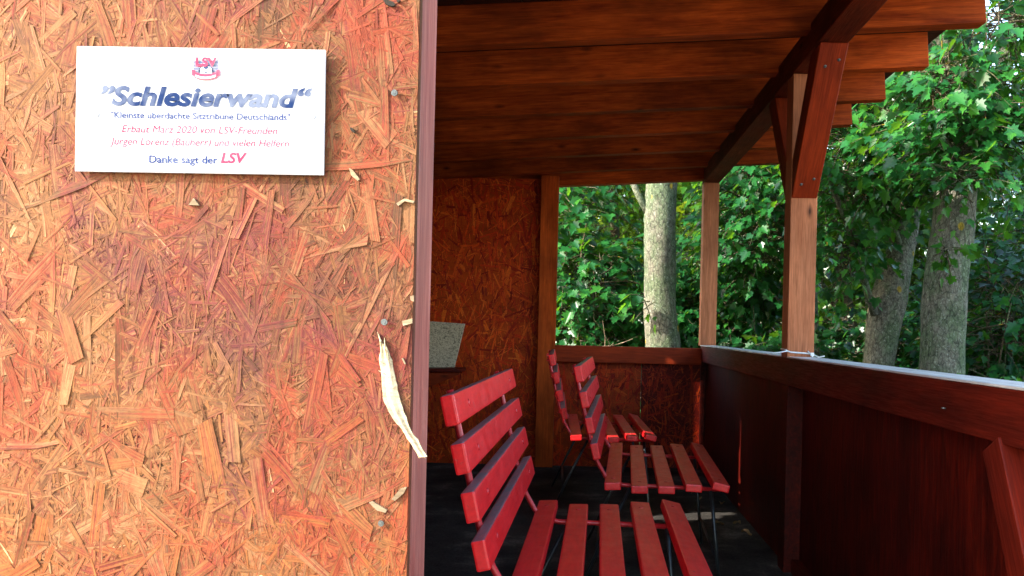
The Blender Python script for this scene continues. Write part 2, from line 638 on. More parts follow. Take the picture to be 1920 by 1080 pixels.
def tone_front(cx, cz, u, r):
    n = len(cx)
    base = TAN[r.integers(0, len(TAN), n)]
    pur = PURP[r.integers(0, len(PURP), n)]
    # brown red stains: below the sign to the right and by its corners
    spot = np.exp(-(((cx + 0.29) / 0.075) ** 2 + ((cz - 1.085) / 0.06) ** 2)) + 0.8 * np.exp(-(((cx + 0.365) / 0.03) ** 2 + ((cz - 1.18) / 0.05) ** 2)) \
        + 0.45 * np.exp(-(((cx + 0.25) / 0.06) ** 2 + ((cz - 0.97) / 0.07) ** 2)) + 0.5 * np.exp(-(((cx + 0.37) / 0.05) ** 2 + ((cz - 1.42) / 0.05) ** 2))
    kp = np.clip(spot * 0.9, 0, 0.85) * r.uniform(0.25, 1.0, n)
    c = base * (1 - kp[:, None]) + pur * kp[:, None]
    dk = np.clip(0.98 + 1.1 * (-0.47 - cx), 0.84, 1.32)  # lighter tan to the left, the light's glow there put into the colour
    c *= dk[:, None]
    orange = np.clip((1.0 - cz) / 0.3, 0, 1) * 0.65 * r.random(n) * (field(51, cx, cz, 0.09) > 0.4)
    c = c * (1 - orange[:, None]) + np.array((0.62, 0.20, 0.045)) * orange[:, None]
    c *= np.where(r.random(n) < 0.06, 0.6, 1.0)[:, None]
    c *= r.uniform(0.86, 1.10, n)[:, None]
    w = r.random(n) < 0.003
    c[w] = (0.95, 0.74, 0.48)
    return np.clip(c * np.array((0.42, 0.345, 0.25)), 0.004, 0.85)


def tone_inside(cx, cz, u, r):
    n = len(cx)
    pal = np.array([lin(c) for c in ((176, 82, 30), (150, 58, 22), (188, 98, 40), (128, 44, 18), (110, 36, 16), (168, 66, 34), (196, 118, 56))])
    c = pal[r.integers(0, len(pal), n)]
    f = field(41, cx, cz, 0.30)
    c = c * (0.75 + 0.4 * f)[:, None] * np.array((1.65, 0.80, 0.32))
    return np.clip(c, 0.004, 0.8)


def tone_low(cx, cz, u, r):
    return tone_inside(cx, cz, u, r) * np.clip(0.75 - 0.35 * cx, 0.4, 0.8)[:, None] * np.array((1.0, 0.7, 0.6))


# ================================================================== THE COVERED STAND
DW = 1.10                        # front wall plane
XE = unproj(774, 610, DW).x      # its right edge
XB = -1.46                       # inside of the back wall
DE = 6.97                        # end wall plane
XR0, XR1 = 0.90, 1.02            # rail, posts and top beam, inner and outer face
SLOPE = 0.066


def zr(x):                       # underside of the rafters
    return H + 1.245 + SLOPE * (x - 0.9)


stand = empty("covered_stand", (0.0, DW, 0.0))
tag(stand, "small roofed wooden spectator stand of red stained timber and strand board", "shelter")
SO = Vector((0, DW, 0))


def to_stand(o):
    o.parent = stand
    o.matrix_parent_inverse = Matrix.Translation(-SO)
    return o


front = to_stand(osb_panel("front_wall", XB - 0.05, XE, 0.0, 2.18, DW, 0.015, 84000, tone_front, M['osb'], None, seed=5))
tag(front, "sunlit weathered strand board front wall with flaking red stain")
# post behind the board's edge, its side seen from the entrance
o = to_stand(beam("corner_post", (XE - 0.055, DW + 0.072, -0.05), (XE - 0.055, DW + 0.072, zr(XE) - 0.004), 0.109, 0.112, M['jamb'], up=(0, 1, 0)))
tag(o, "weathered red and purple edge post of the front wall")


def px_poly(pts, d):
    return [(unproj(x, y, d).x, unproj(x, y, d).z) for x, y in pts]


# the torn bare strip of wood hanging off the board
left = [(712, 628), (716, 655), (713, 668), (717, 690), (720, 722), (722, 745), (731, 768), (745, 790), (757, 804), (765, 818), (778, 838), (789, 855)]
right_ = [(801, 854), (796, 846), (784, 824), (773, 810), (766, 794), (757, 772), (748, 748), (743, 724), (738, 700), (735, 678), (728, 660), (722, 644), (719, 650)]
n_l = len(left)
V, F = [], []
K = 30
for k in range(K):
    t = k / (K - 1)
    def samp(a, t):
        u = t * (len(a) - 1)
        i = min(int(u), len(a) - 2)
        return (a[i][0] + (a[i + 1][0] - a[i][0]) * (u - i), a[i][1] + (a[i + 1][1] - a[i][1]) * (u - i))
    a = samp(left, t)
    b = samp(right_[::-1], t)
    a = (a[0] + random.uniform(-0.8, 0.6), a[1] + random.uniform(-1, 1))
    b = (b[0] + random.uniform(-0.6, 0.9), b[1] + random.uniform(-1, 1))
    for s in range(5):
        q = s / 4
        q = 0.5 + (q - 0.5) * 1.18
        lift = 0.0042 + 0.004 * t * t + 0.0012 * math.sin(q * math.pi) + 0.0012 * math.sin(9 * q + 5 * t)
        p = unproj(a[0] + (b[0] - a[0]) * q, a[1] + (b[1] - a[1]) * q, DW)
        V.append(Vector((p.x, DW - lift, p.z)))
nv = len(V)
V += [v + Vector((0, 0.0035, 0)) for v in V]
for k in range(K - 1):
    for s in range(4):
        a, b, c, d = k * 5 + s, k * 5 + s + 1, (k + 1) * 5 + s + 1, (k + 1) * 5 + s
        F.append((d, c, b, a))
        F.append((nv + a, nv + b, nv + c, nv + d))
    F.append((k * 5, nv + k * 5, nv + (k + 1) * 5, (k + 1) * 5))
    F.append((k * 5 + 4, (k + 1) * 5 + 4, nv + (k + 1) * 5 + 4, nv + k * 5 + 4))
for s in range(4):
    F.append((s, s + 1, nv + s + 1, nv + s))
    e = (K - 1) * 5
    F.append((e + s + 1, e + s, nv + e + s, nv + e + s + 1))


def sub(name, V, F, mat, parent, smooth=False):
    """a piece under a part of the stand, given in world coordinates"""
    o = mesh_obj(name, V, F, mat, None, smooth)
    o.parent = parent
    o.matrix_parent_inverse = parent.matrix_local.inverted()
    return o


# thin fibres standing off both torn ends
extra = []
for (x0, y0, x1, y1, w) in ((716, 640, 710, 622, 4), (724, 655, 723, 633, 4), (730, 672, 727, 650, 3), (790, 850, 800, 858, 4), (782, 842, 788, 858, 4),
                            (722, 700, 712, 694, 3), (720, 680, 714, 676, 2.5)):
    a, b = unproj(x0, y0, DW), unproj(x1, y1, DW)
    a.y = DW - 0.006; b.y = DW - 0.007
    extra.append(tube_geo([a, b], [w / 2 / 1545, 0.0002], 5))
o = sub("torn_strip", *geo_join([(V, F)] + extra), M['barewood'], front)
tag(o, "long torn strip of bare pale wood hanging off the wall edge")

for (x, y, rad, on) in ((741, 176, 6.5, front), (722, 604, 6.5, front), (716, 980, 6.0, front)):
    c = unproj(x, y, DW)
    parts = []
    for (r0, y0, r1, y1) in ((rad / 1545, 0.0042, rad / 1545 * 0.9, 0.0056), (rad / 1545 * 0.42, 0.0056, rad / 1545 * 0.4, 0.0060)):
        parts.append(tube_geo([Vector((c.x, DW - y0, c.z)), Vector((c.x, DW - y1, c.z))], [r0, r1], 14))
    sub("screw", *geo_join(parts), M['screw'], on)
# dark knots and chips in the board's face
for (x, y, w, h, a) in ((662, 245, 17, 7, 0.9), (732, 8, 34, 13, 0.35), (748, 4, 8, 6, 0)):
    c = unproj(x, y, DW)
    poly = []
    for k in range(11):
        th = 2 * math.pi * k / 11
        rr = random.uniform(0.6, 1.1)
        dx, dz = math.cos(th) * w / 1545 / 2 * rr, math.sin(th) * h / 1545 / 2 * rr
        poly.append((c.x + dx * math.cos(a) + dz * math.sin(a), c.z - dx * math.sin(a) + dz * math.cos(a)))
    sub("dark_knot", *prism_geo(poly, DW - 0.0050, DW - 0.001), M['hole'], front)
# freshly chipped pale spots along the edge
for pts in ([(755, 602), (774, 597), (774, 606), (757, 611)], [(656, 316), (663, 320), (676, 337), (672, 340), (660, 330)],
            [(770, 556), (777, 554), (777, 566), (771, 563)], [(744, 382), (760, 373), (778, 378), (776, 382), (760, 378), (748, 387)],
            [(693, 941), (700, 939), (727, 955), (724, 960), (708, 956)], [(735, 935), (752, 915), (764, 912), (758, 924), (742, 938)],
            [(754, 672), (757, 671), (762, 682), (760, 683)], [(356, 385), (366, 372), (376, 386)]):
    sub("pale_chip", *prism_geo(px_poly(pts[::-1], DW), DW - 0.0044, DW - 0.001), M['chip'], front)
# screw in the side of the corner post
c = Vector((XE + 0.0015, DW + 0.052, unproj(792, 598, 1.15).z))
sub("screw", *tube_geo([c + Vector((-0.002, 0, 0)), c + Vector((0.0012, 0, 0))], [0.006, 0.0052], 14), M['screw'], bpy.data.objects["corner_post"])

# ---- roof
RD0, RSP = 3.70, 0.615
for k in range(-4, 6):
    d = RD0 + RSP * k + 0.04
    xa, xb = XB - 0.25, 1.61
    hgt = 0.165
    p0 = Vector((xa, d, zr(xa) + hgt / 2))
    p1 = Vector((xb, d, zr(xb) + hgt / 2))
    to_stand(beam("rafter", p0, p1, 0.08, hgt, M['rafter'], bevel=0.004, warp=0.003))
zt = 0.165
for k, yy in enumerate(np.arange(0.98, 7.2, 0.125)):
    pass
# boarding laid along the stand, the felt on it
parts = []
nb = 14
xs = np.linspace(XB - 0.3, 1.69, nb + 1)
for i in range(nb):
    xa, xb = xs[i] + 0.003, xs[i + 1] - 0.003
    za, zb = zr(xa) + zt + 0.001, zr(xb) + zt + 0.001
    V, F = box_geo(xa, xb, 0.98, 7.25, 0, 0.022)
    for v in V:
        v.z += za + (zb - za) * (v.x - xa) / (xb - xa)
    parts.append((V, F))
V, F = geo_join(parts)
o = mesh_obj("roof_boarding", V, F, M['deck'])
to_stand(o)
V, F = box_geo(XB - 0.32, 1.71, 0.96, 7.27, 0.024, 0.040)
for v in V:
    v.z += zr(v.x) + zt + 0.001
to_stand(mesh_obj("roof_felt", V, F, M['felt']))

# ---- top beam, posts, braces
ZB = H + 1.153
to_stand(beam("top_beam", (0.96, 1.15, ZB + 0.06), (0.96, DE + 0.115, ZB + 0.06), 0.12, 0.118, M['beam'], warp=0.002))
ZRAIL = H - 0.104
D1 = 4.0
near_post = to_stand(beam("post", (0.96, D1 + 0.06, ZRAIL + 0.001), (0.96, D1 + 0.06, ZB - 0.001), 0.118, 0.12, M['post'], up=(0, 1, 0)))
tag(near_post, "pale weathered post with knee braces and a white cable tie")
far_post = to_stand(beam("post", (0.96, DE + 0.05, ZRAIL + 0.001), (0.96, DE + 0.05, ZB - 0.001), 0.118, 0.12, M['post'], up=(0, 1, 0)))
tag(far_post, "pale weathered corner post at the far end of the rail")
to_stand(beam("post", (0.96, 1.18, -0.05), (0.96, 1.18, ZB - 0.001), 0.118, 0.12, M['beam'], up=(0, 1, 0)))
for d in (D1 + 0.06, DE + 0.05):
    to_stand(beam("parapet_post", (0.962, d, -0.05), (0.962, d, ZRAIL - 0.122), 0.112, 0.118, M['panel'], up=(0, 1, 0)))


def knee(ya, za, yb, zb, yn, drop):
    """knee brace in the YZ plane between post and beam, ends cut to fit: a parallelogram prism"""
    V, F = [], []
    prof = [(ya, za), (ya, za + drop), (yb + yn, zb), (yb, zb)]
    if yn > 0:
        prof = prof[::-1]
    for x in (0.904, 1.016):
        for (yy, zz) in prof:
            V.append(Vector((x, yy, zz)))
    F = [(0, 1, 2, 3), (7, 6, 5, 4)] + [(i, 4 + i, 4 + (i + 1) % 4, (i + 1) % 4) for i in range(4)]
    bm = bmesh.new()
    vs = [bm.verts.new(v) for v in V]
    for f in F:
        bm.faces.new([vs[i] for i in f])
    bmesh.ops.recalc_face_normals(bm, faces=bm.faces)
    bmesh.ops.bevel(bm, geom=list(bm.edges), offset=0.003, segments=1, affect='EDGES')
    # lay it so that its long axis is local X for the grain
    ang = math.atan2(zb - za, yb - ya)
    c = Vector((0.96, (ya + yb) / 2, (za + zb) / 2))
    R = Matrix.Rotation(ang, 4, 'X') @ Matrix.Rotation(math.radians(90), 4, 'Z')
    Mx = Matrix.Translation(c) @ R
    inv = Mx.inverted()
    for v in bm.verts:
        v.co = inv @ v.co
    me = bpy.data.meshes.new("knee_brace")
    bm.to_mesh(me)
    bm.free()
    o = link("knee_brace", me, M['brace'])
    o.matrix_world = Mx
    return to_stand(o)


kb = knee(D1 - 0.001, H + 0.60, D1 - 0.44, ZB - 0.002, 0.15, 0.17)
knee(D1 + 0.121, H + 0.60, D1 + 0.56, ZB - 0.002, -0.15, 0.17)

# nail heads in the sloping face of the near brace
kv = (Vector((0, D1 - 0.44, ZB - 0.002)) - Vector((0, D1 - 0.001, H + 0.60)))
kn = Vector((0, -kv.z, kv.y)).normalized()
if kn.y > 0:
    kn = -kn
for (t, x) in ((0.10, 0.935), (0.14, 0.985), (0.86, 0.94), (0.90, 0.99)):
    c = Vector((x, D1 - 0.001, H + 0.60)) + kv * t
    V, F = tube_geo([c - kn * 0.004, c + kn * 0.0015], [0.0075, 0.0065], 12)
    o = mesh_obj("screw", V, F, M['screw'], None, True)
    o.parent = kb
    o.matrix_parent_inverse = kb.matrix_local.inverted()

# ---- rail and parapet
rail = to_stand(beam("rail", (0.96, 1.15, ZRAIL - 0.06), (0.96, DE - 0.012, ZRAIL - 0.06), 0.12, 0.12, M['rail'], warp=0.0))
tag(rail, "long dark red top rail along the open side")
o = to_stand(beam("rail_top_sheen", (0.961, 1.15, ZRAIL + 0.0035), (0.961, D1 - 0.002, ZRAIL + 0.0035), 0.124, 0.006, M['cap'], bevel=0.001))  # thin added sheet that bears the painted sky sheen
tag(o, "pale grey weathered upper face of the rail, sky sheen painted in")
o = to_stand(beam("rail_top_sheen", (0.961, D1 + 0.122, ZRAIL + 0.0035), (0.961, DE - 0.014, ZRAIL + 0.0035), 0.124, 0.006, M['cap'], bevel=0.001))
tag(o, "pale grey weathered upper face of the rail, sky sheen painted in")
V, F = box_geo(XR0 + 0.045, XR0 + 0.063, D1 + 0.125, DE - 0.012, 0.0, ZRAIL - 0.123)
to_stand(mesh_obj("parapet_panel", V, F, M['panel']))
V, F = box_geo(XR0 + 0.075, XR0 + 0.093, 1.245, D1 - 0.003, 0.0, ZRAIL - 0.123)
to_stand(mesh_obj("parapet_panel", V, F, M['panel']))
to_stand(beam("parapet_brace", (0.93, 1.545, 0.03), (0.93, 1.98, ZRAIL - 0.125), 0.075, 0.085, M['rail'], up=(0, 1, 0)))
to_stand(beam("bottom_plate", (0.955, 1.245, 0.03), (0.955, D1 - 0.003, 0.03), 0.036, 0.06, M['rail']))

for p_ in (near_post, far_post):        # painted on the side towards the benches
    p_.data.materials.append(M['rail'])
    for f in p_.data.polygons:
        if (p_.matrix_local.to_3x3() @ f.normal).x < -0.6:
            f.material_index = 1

# ---- end wall
xp0, xp1 = unproj(1008, 640, DE - 0.10).x, unproj(1041, 640, DE - 0.10).x
o = to_stand(beam("end_post", ((xp0 + xp1) / 2, DE - 0.05, 0.0), ((xp0 + xp1) / 2, DE - 0.05, zr(xp0) - 0.003), xp1 - xp0, 0.10, M['endpost'], up=(0, 1, 0)))
tag(o, "red brown stud between the end wall board and the end opening")
end = to_stand(osb_panel("end_wall", XB, xp0 + 0.04, 0.0, zr(XB) + 0.06, DE + 0.002, 0.015, 8500, tone_inside, M['osb_in'], None, seed=9, relief=0.001, size=1.25, vert=0.45))
tag(end, "orange brown strand board end wall inside the stand")
zer = H - 0.125
to_stand(beam("end_rail", (xp1 + 0.001, DE - 0.05, zer - 0.06), (XR0 - 0.001, DE - 0.05, zer - 0.06), 0.10, 0.125, M['brace']))
xm = unproj(1201, 760, DE).x
for (xa, xb, s) in ((xp1 - 0.03, xm - 0.002, 15), (xm + 0.002, XR0 + 0.043, 16)):
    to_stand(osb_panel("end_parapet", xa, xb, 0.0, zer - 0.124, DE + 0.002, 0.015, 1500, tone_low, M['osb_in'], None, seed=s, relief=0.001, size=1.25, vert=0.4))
# top plate over the end opening and at the end wall's head
to_stand(beam("top_plate", (XB, DE + 0.075, zr(XB) + 0.045), (XR0 - 0.001, DE + 0.075, zr(0.9) + 0.045), 0.10, 0.22, M['rafter']))
# pale strip painting in a slit of light, with the rail's end grain
pts = [(1317, 664), (1326, 664), (1330, 680), (1328, 706), (1324, 728), (1320, 760), (1317, 800), (1315, 796), (1317, 752), (1320, 724), (1322, 704), (1321, 690)]

o = sub("light_slit", *prism_geo([(unproj(x, y, 6.84).x, unproj(x, y, 6.84).z) for x, y in pts[::-1]], 6.84, 6.853), M['barewood'], rail)
tag(o, "pale strip standing for a slit of light and for end grain at the rail's far corner")

# ---- back wall of upright boards, unseen openings shaped to throw sun patches inside
HOLES = [(4.17, 4.24, 1.12, 1.32), (4.24, 4.31, 1.02, 1.37), (4.31, 4.335, 1.02, 1.60), (4.335, 4.36, 1.02, 1.93), (4.36, 4.385, 1.1, 1.76),
         (5.95, 5.975, 1.50, 2.08)]
cuts = {DW + 0.016, DE - 0.002}
yy = DW + 0.18
while yy < DE - 0.05:
    cuts.add(round(yy, 4))
    yy += 0.16
for h in HOLES:
    cuts |= {h[0], h[1]}
cuts = sorted(cuts)
parts = []
for y, y2 in zip(cuts[:-1], cuts[1:]):
    m_ = (y + y2) / 2
    hs = [h for h in HOLES if h[0] < m_ < h[1]]
    if hs:
        parts.append(box_geo(XB - 0.02, XB, y, y2, 0.0, min(h[2] for h in hs)))
        parts.append(box_geo(XB - 0.02, XB, y, y2, max(h[3] for h in hs), zr(XB) + 0.16))
    else:
        parts.append(box_geo(XB - 0.02, XB, y, y2, 0.0, zr(XB) + 0.16))
back = to_stand(mesh_obj("back_wall", *geo_join(parts), M['panel']))

# ------------------------------------------------------------------ floor, added bounce gravel, ground
V, F = box_geo(XB - 0.03, 1.03, 0.95, 7.0, -0.12, 0.0)
tag(mesh_obj("floor", V, F, M['floor']), kind='structure')


def ground_h(x, y):
    h = -0.10
    b = max(0.0, min(1.0, (y - 8.0) / 3.5)) * max(0.0, min(1.0, (3.2 - x) / 2.5))
    h += 1.15 * b * b * (3 - 2 * b)
    h += max(0, y - 11) * 0.06
    far = max(0.0, min(1.0, (y - 3) / 4))
    h += far * 0.05 * (math.sin(x * 1.7 + y * 0.8) + math.sin(y * 2.3 - x))
    return h


xs = list(np.linspace(-200, -16, 8)) + list(np.linspace(-14, 22, 73)) + list(np.linspace(24, 200, 8))
ys = list(np.linspace(-200, -8, 8)) + list(np.linspace(-6, 30, 73)) + list(np.linspace(33, 200, 8))
V = [Vector((x, y, ground_h(x, min(y, 30)) if (-0.3 + XB > x or x > 1.1 or y < 0.9 or y > 7.05) else -0.13)) for y in ys for x in xs]
F = []
for j in range(len(ys) - 1):
    for i in range(len(xs) - 1):
        a = j * len(xs) + i
        F.append((a, a + 1, a + len(xs) + 1, a + len(xs)))
tag(mesh_obj("ground", V, F, M['ground'], None, True), kind='structure')
V, F = prism_geo([(-9, -9), (9, -9), (9, 4.4), (5.0, 3.6), (1.2, 1.6), (1.2, 0.93), (-9, 0.93)], 0.06, 0.16)
V = [Vector((v.x, v.z, -v.y)) for v in V]
F = [tuple(reversed(f)) for f in F]
tag(mesh_obj("bounce_ground", V, F, M['bounce_ground']), kind='structure')  # unseen pale ground, added to bounce sunlight into the stand

# ================================================================== SIGN
c = unproj(377.5, 208.5, DW - 0.006)
SW, SH = 463 / 1545, 233 / 1545
sign = empty("sign", (c.x, DW - 0.0052, c.z))
sign.rotation_euler = (0, -0.008, 0)
tag(sign, "white printed plaque with blue and red lettering screwed to the strand board wall", "sign")


def mat_print(name, col, glare=0.6):
    m = NT(name)
    g = m.noise(m.coord('Object', (1, 1, 1), False), 22.0, 3, 0.6)
    f = m.ramp(g, [(0.42, 0.0), (0.60, glare)])  # glare on the lettering, painted in as paler blotches
    c_ = m.mix(f, col, (0.36, 0.40, 0.46))
    return m.done(m.principled(c_, 0.75, 0.08))


P_BLUE = mat_print('blue_print', (0.006, 0.020, 0.075), 0.30)
P_PALEBLUE = mat_print('pale_blue_print', (0.012, 0.028, 0.12), 0.10)
P_PINK = mat_print('pale_red_print', (0.24, 0.008, 0.05), 0.12)
P_RED = mat_print('red_print', (0.50, 0.03, 0.07), 0.10)
P_WHITE = mat_simple('white_sign_face', (0.40, 0.40, 0.412), 0.5, 0.2, var=0.02, scale=8)

bm = bmesh.new()
bmesh.ops.create_cube(bm, size=1)
for v in bm.verts:
    v.co = Vector((v.co.x * SW, v.co.y * 0.003 - 0.0025, v.co.z * SH))
bmesh.ops.bevel(bm, geom=list(bm.edges), offset=0.0006, segments=1, affect='EDGES')
me = bpy.data.meshes.new("sign_board")
bm.to_mesh(me)
bm.free()
link("sign_board", me, P_WHITE, sign)


def spx(x, y):
    """photo pixel to the sign's own plane"""
    p = unproj(x, y, DW - 0.009)
    q = p - sign.location
    a = -0.008
    return (q.x * math.cos(a) - q.z * math.sin(a), q.x * math.sin(a) + q.z * math.cos(a))


def text(name, s, x0, x1, ybase, height_px, mat, shear=0.0, bold=0.0, lift=0.0045):
    """one line of lettering fitted between two pixels on its base line"""
    cu = bpy.data.curves.new(name, 'FONT')
    cu.body = s
    cu.size = 1.0
    cu.shear = shear
    cu.offset = bold
    cu.resolution_u = 4
    tmp = bpy.data.objects.new(name, cu)
    COL.objects.link(tmp)
    dg = bpy.context.evaluated_depsgraph_get()
    me = bpy.data.meshes.new_from_object(tmp.evaluated_get(dg))
    bpy.data.objects.remove(tmp)
    co = np.empty(len(me.vertices) * 3, dtype=np.float32)
    me.vertices.foreach_get('co', co)
    co = co.reshape(-1, 3)
    xa, xb = co[:, 0].min(), co[:, 0].max()
    pa = spx(x0, ybase)
    pb = spx(x1, ybase + (x1 - x0) * 0.014)
    sx = (pb[0] - pa[0]) / (xb - xa)
    sz = height_px / 1545 / 0.72
    out = np.zeros_like(co)
    t = (co[:, 0] - xa) / (xb - xa)
    out[:, 0] = pa[0] + (co[:, 0] - xa) * sx
    out[:, 2] = pa[1] + (pb[1] - pa[1]) * t + co[:, 1] * sz
    out[:, 1] = -lift
    me.vertices.foreach_set('co', out.ravel())
    me.materials.clear()
    me.update()
    return link(name, me, mat, sign)


text("lettering", "\u201dSchlesierwand\u201c", 189, 585, 196, 35, P_BLUE, 0.22, 0.036)
text("lettering", "\"Kleinste \u00fcberdachte Sitztrib\u00fcne Deutschlands\"", 208, 544, 221, 12, P_PALEBLUE, 0, 0.010)
text("lettering", "Erbaut M\u00e4rz 2020 von LSV-Freunden", 229, 520, 248, 14, P_PINK, 0.2, 0.0)
text("lettering", "J\u00fcrgen Lorenz (Bauherr) und vielen Helfern", 207, 542, 271, 14, P_PINK, 0.2, 0.0)
text("lettering", "Danke sagt der", 280, 408, 305, 14, P_PALEBLUE, 0, 0.012)
text("lettering", "LSV", 414, 463, 305, 19, P_RED, 0.22, 0.03)
# the club emblem
emblem = text("emblem", "LSV", 368, 407, 124, 16, P_RED, 0.0, 0.035, 0.0052)
tag(emblem, "emblem of red letters over a football and a red ribbon")


def flat(name, pts, mat, lift):
    V = []
    for x, y in pts:
        a = spx(x, y)
        V.append(Vector((a[0], -lift, a[1])))
    o = mesh_obj(name, V, [tuple(range(len(V)))], mat)
    o.parent = emblem
    return o


def ell(cx, cy, rx, ry, n=20, a0=0, a1=2 * math.pi):
    return [(cx + rx * math.cos(a0 + (a1 - a0) * i / n), cy + ry * math.sin(a0 + (a1 - a0) * i / n)) for i in range(n + (0 if a1 - a0 > 6.2 else 1))]


V, F = [], []
for i in range(9):
    yy = 114 + i * 2.7
    for (xa, xb) in ((363, 410),):
        q = [spx(*p) for p in ((xa, yy + 1.5), (xb, yy + 1.5), (xb, yy), (xa, yy))]
        o_ = len(V)
        V += [Vector((a, -0.0042, b)) for a, b in q]
        F.append((o_, o_ + 1, o_ + 2, o_ + 3))
o = mesh_obj("stripes", V, F, P_PALEBLUE)
o.parent = emblem
flat("football", ell(386.5, 134, 13, 10.5), P_WHITE, 0.0046)
V, F = [], []
for poly in (ell(386.5, 127, 5, 3.2, 5, 0.3, 0.3 + 2 * math.pi), ell(374.5, 133.5, 1.6, 3.4, 8), ell(398.6, 133.5, 1.6, 3.4, 8), ell(386.5, 136.6, 3, 1.4, 6)):
    o_ = len(V)
    V += [Vector((spx(*p)[0], -0.0049, spx(*p)[1])) for p in poly]
    F.append(tuple(range(o_, len(V))))
outer, inner = ell(386.5, 134, 13.4, 10.9, 26), ell(386.5, 134, 12.4, 9.9, 26)
o_ = len(V)
for a, b in zip(outer, inner):
    V += [Vector((spx(*a)[0], -0.0049, spx(*a)[1])), Vector((spx(*b)[0], -0.0049, spx(*b)[1]))]
for i in range(26):
    j = (i + 1) % 26
    F.append((o_ + 2 * i, o_ + 2 * j, o_ + 2 * j + 1, o_ + 2 * i + 1))
o = mesh_obj("football_patches", V, F, P_BLUE)
o.parent = emblem


def arc(xa, xb, y0, sag, n=12):
    return [(xa + (xb - xa) * i / n, y0 + sag * (1 - (2 * i / n - 1) ** 2)) for i in range(n + 1)]


V, F = [], []
for (up_, lo, lift) in ((arc(365, 408, 135, 4.2), arc(365, 408, 146, 4.5), 0.0052), ([(360, 130), (367, 133)], [(360.5, 142), (365, 143)], 0.0050), ([(406, 133), (413, 130)], [(408, 143), (413, 142)], 0.0050)):
    for i in range(len(up_) - 1):
        o_ = len(V)
        V += [Vector((spx(*p)[0], -lift, spx(*p)[1])) for p in (lo[i], lo[i + 1], up_[i + 1], up_[i])]
        F.append((o_, o_ + 1, o_ + 2, o_ + 3))
o = mesh_obj("ribbon", V, F, P_RED)
o.parent = emblem
V, F = [], []
up_, lo = arc(367.5, 405.5, 140.5, 4.2), arc(366.5, 406.5, 144.6, 4.4)
for i in range(12):
    o_ = len(V)
    V += [Vector((spx(*p)[0], -0.0055, spx(*p)[1])) for p in (lo[i], lo[i + 1], up_[i + 1], up_[i])]
    F.append((o_, o_ + 1, o_ + 2, o_ + 3))
o = mesh_obj("ribbon_panel", V, F, P_WHITE)
o.parent = emblem
for (x, y) in ((180, 214), (586, 217)):
    a = spx(x, y)
    V, F = tube_geo([Vector((a[0], -0.0040, a[1])), Vector((a[0], -0.0052, a[1]))], [0.0042, 0.0036], 14)
    mesh_obj("screw_cap", V, F, P_WHITE, sign)

# ================================================================== BENCHES
BL = 1.24


def make_bench():
    root = empty("bench")
    seat_z = 0.452
    seat = [(-0.02, 0.002, 0.05), (0.083, -0.008, 0.02), (0.186, -0.006, 0.0), (0.289, 0.004, -0.04), (0.392, 0.010, -0.22)]
    for (x, dz, tilt) in seat:
        up = (math.sin(-tilt), 0, math.cos(tilt))
        o = beam("seat_slat", (x, 0, seat_z + dz), (x, BL, seat_z + dz), 0.064, 0.03, M['red'], root, up=up, bevel=0.005)
        for yy in (0.10, BL - 0.10):
            V, F = tube_geo([Vector((yy - BL / 2, 0, 0.0148)), Vector((yy - BL / 2, 0, 0.0168))], [0.009, 0.006], 10)
            mesh_obj("bolt_head", V, F, M['redsteel'], o, True)
    back = []
    for k in range(4):
        s = 0.02 + k * 0.1
        back.append((-0.085 - s * 0.235, 0.585 + s * 0.98 - 0.02))
    lean = 0.235
    for (x, z) in back:
        o = beam("back_slat", (x, 0, z), (x, BL, z), 0.064, 0.03, M['redback'], root, up=(1, 0, lean), bevel=0.005)
    # flat iron side frames: seat bearer curving up into the back
    for yy in (0.17, BL - 0.17):
        pts = [(0.41, yy, 0.425), (0.2, yy, 0.430), (0.02, yy, 0.432), (-0.045, yy, 0.452), (-0.085, yy, 0.52)]
        pts += [(x - 0.0215, yy, z + 0.005) for x, z in back]
        pts.append((back[-1][0] - 0.029, yy, back[-1][1] + 0.03))
        tube("side_frame", pts, 0.0085, M['redsteel'], root, 8)
        tube("leg", [(0.37, yy, 0.423), (0.395, yy, 0.2), (0.415, yy, 0.0)], 0.0075, M['steel'], root, 8)
        tube("leg", [(0.05, yy, 0.423), (-0.06, yy, 0.2), (-0.15, yy, 0.0)], 0.0075, M['steel'], root, 8)
    for (x, z) in ((0.40, 0.14), (-0.085, 0.14)):
        tube("stretcher", [(x, 0.17, z), (x, BL - 0.17, z)], 0.006, M['steel'], root, 6)
    # carriage bolts through the back slats
    for k, (x, z) in enumerate(back):
        sl = [o for o in root.children if o.name.startswith("back_slat")][k]
        for yy in (0.17, BL - 0.17):
            V, F = tube_geo([Vector((yy - BL / 2, 0, z)) for z in (-0.036, -0.014, 0.0146, 0.0148, 0.0172)], [0.0045, 0.006, 0.006, 0.009, 0.0065], 8)
            mesh_obj("bolt", V, F, M['redsteel'], sl, True)
    return root


proto = make_bench()
benches = [
    (1011, 937, 3.08, 0.019, "near", "red slatted bench nearest to the strand board front wall"),
    (1133, 912, 3.46, 0.048, "start", "middle red slatted bench, between the nearest bench and the one by the end wall"),
    (1069, 829, 4.98, -0.027, "start", "red slatted bench farthest back, right before the end wall opening"),
]
for i, (px, py, d, yaw, which, lab) in enumerate(benches):
    b = proto if i == 0 else copy_tree(proto)
    p = unproj(px, py, d)
    x, y = p.x + 0.052, d
    if which == "near":            # the far end is what was measured
        x -= math.sin(yaw) * BL
        y -= math.cos(yaw) * BL
    b.location = (x, y, 0.0)
    b.rotation_euler = (0, 0, -yaw)
    tag(b, lab, "bench", "red slatted benches inside the stand")

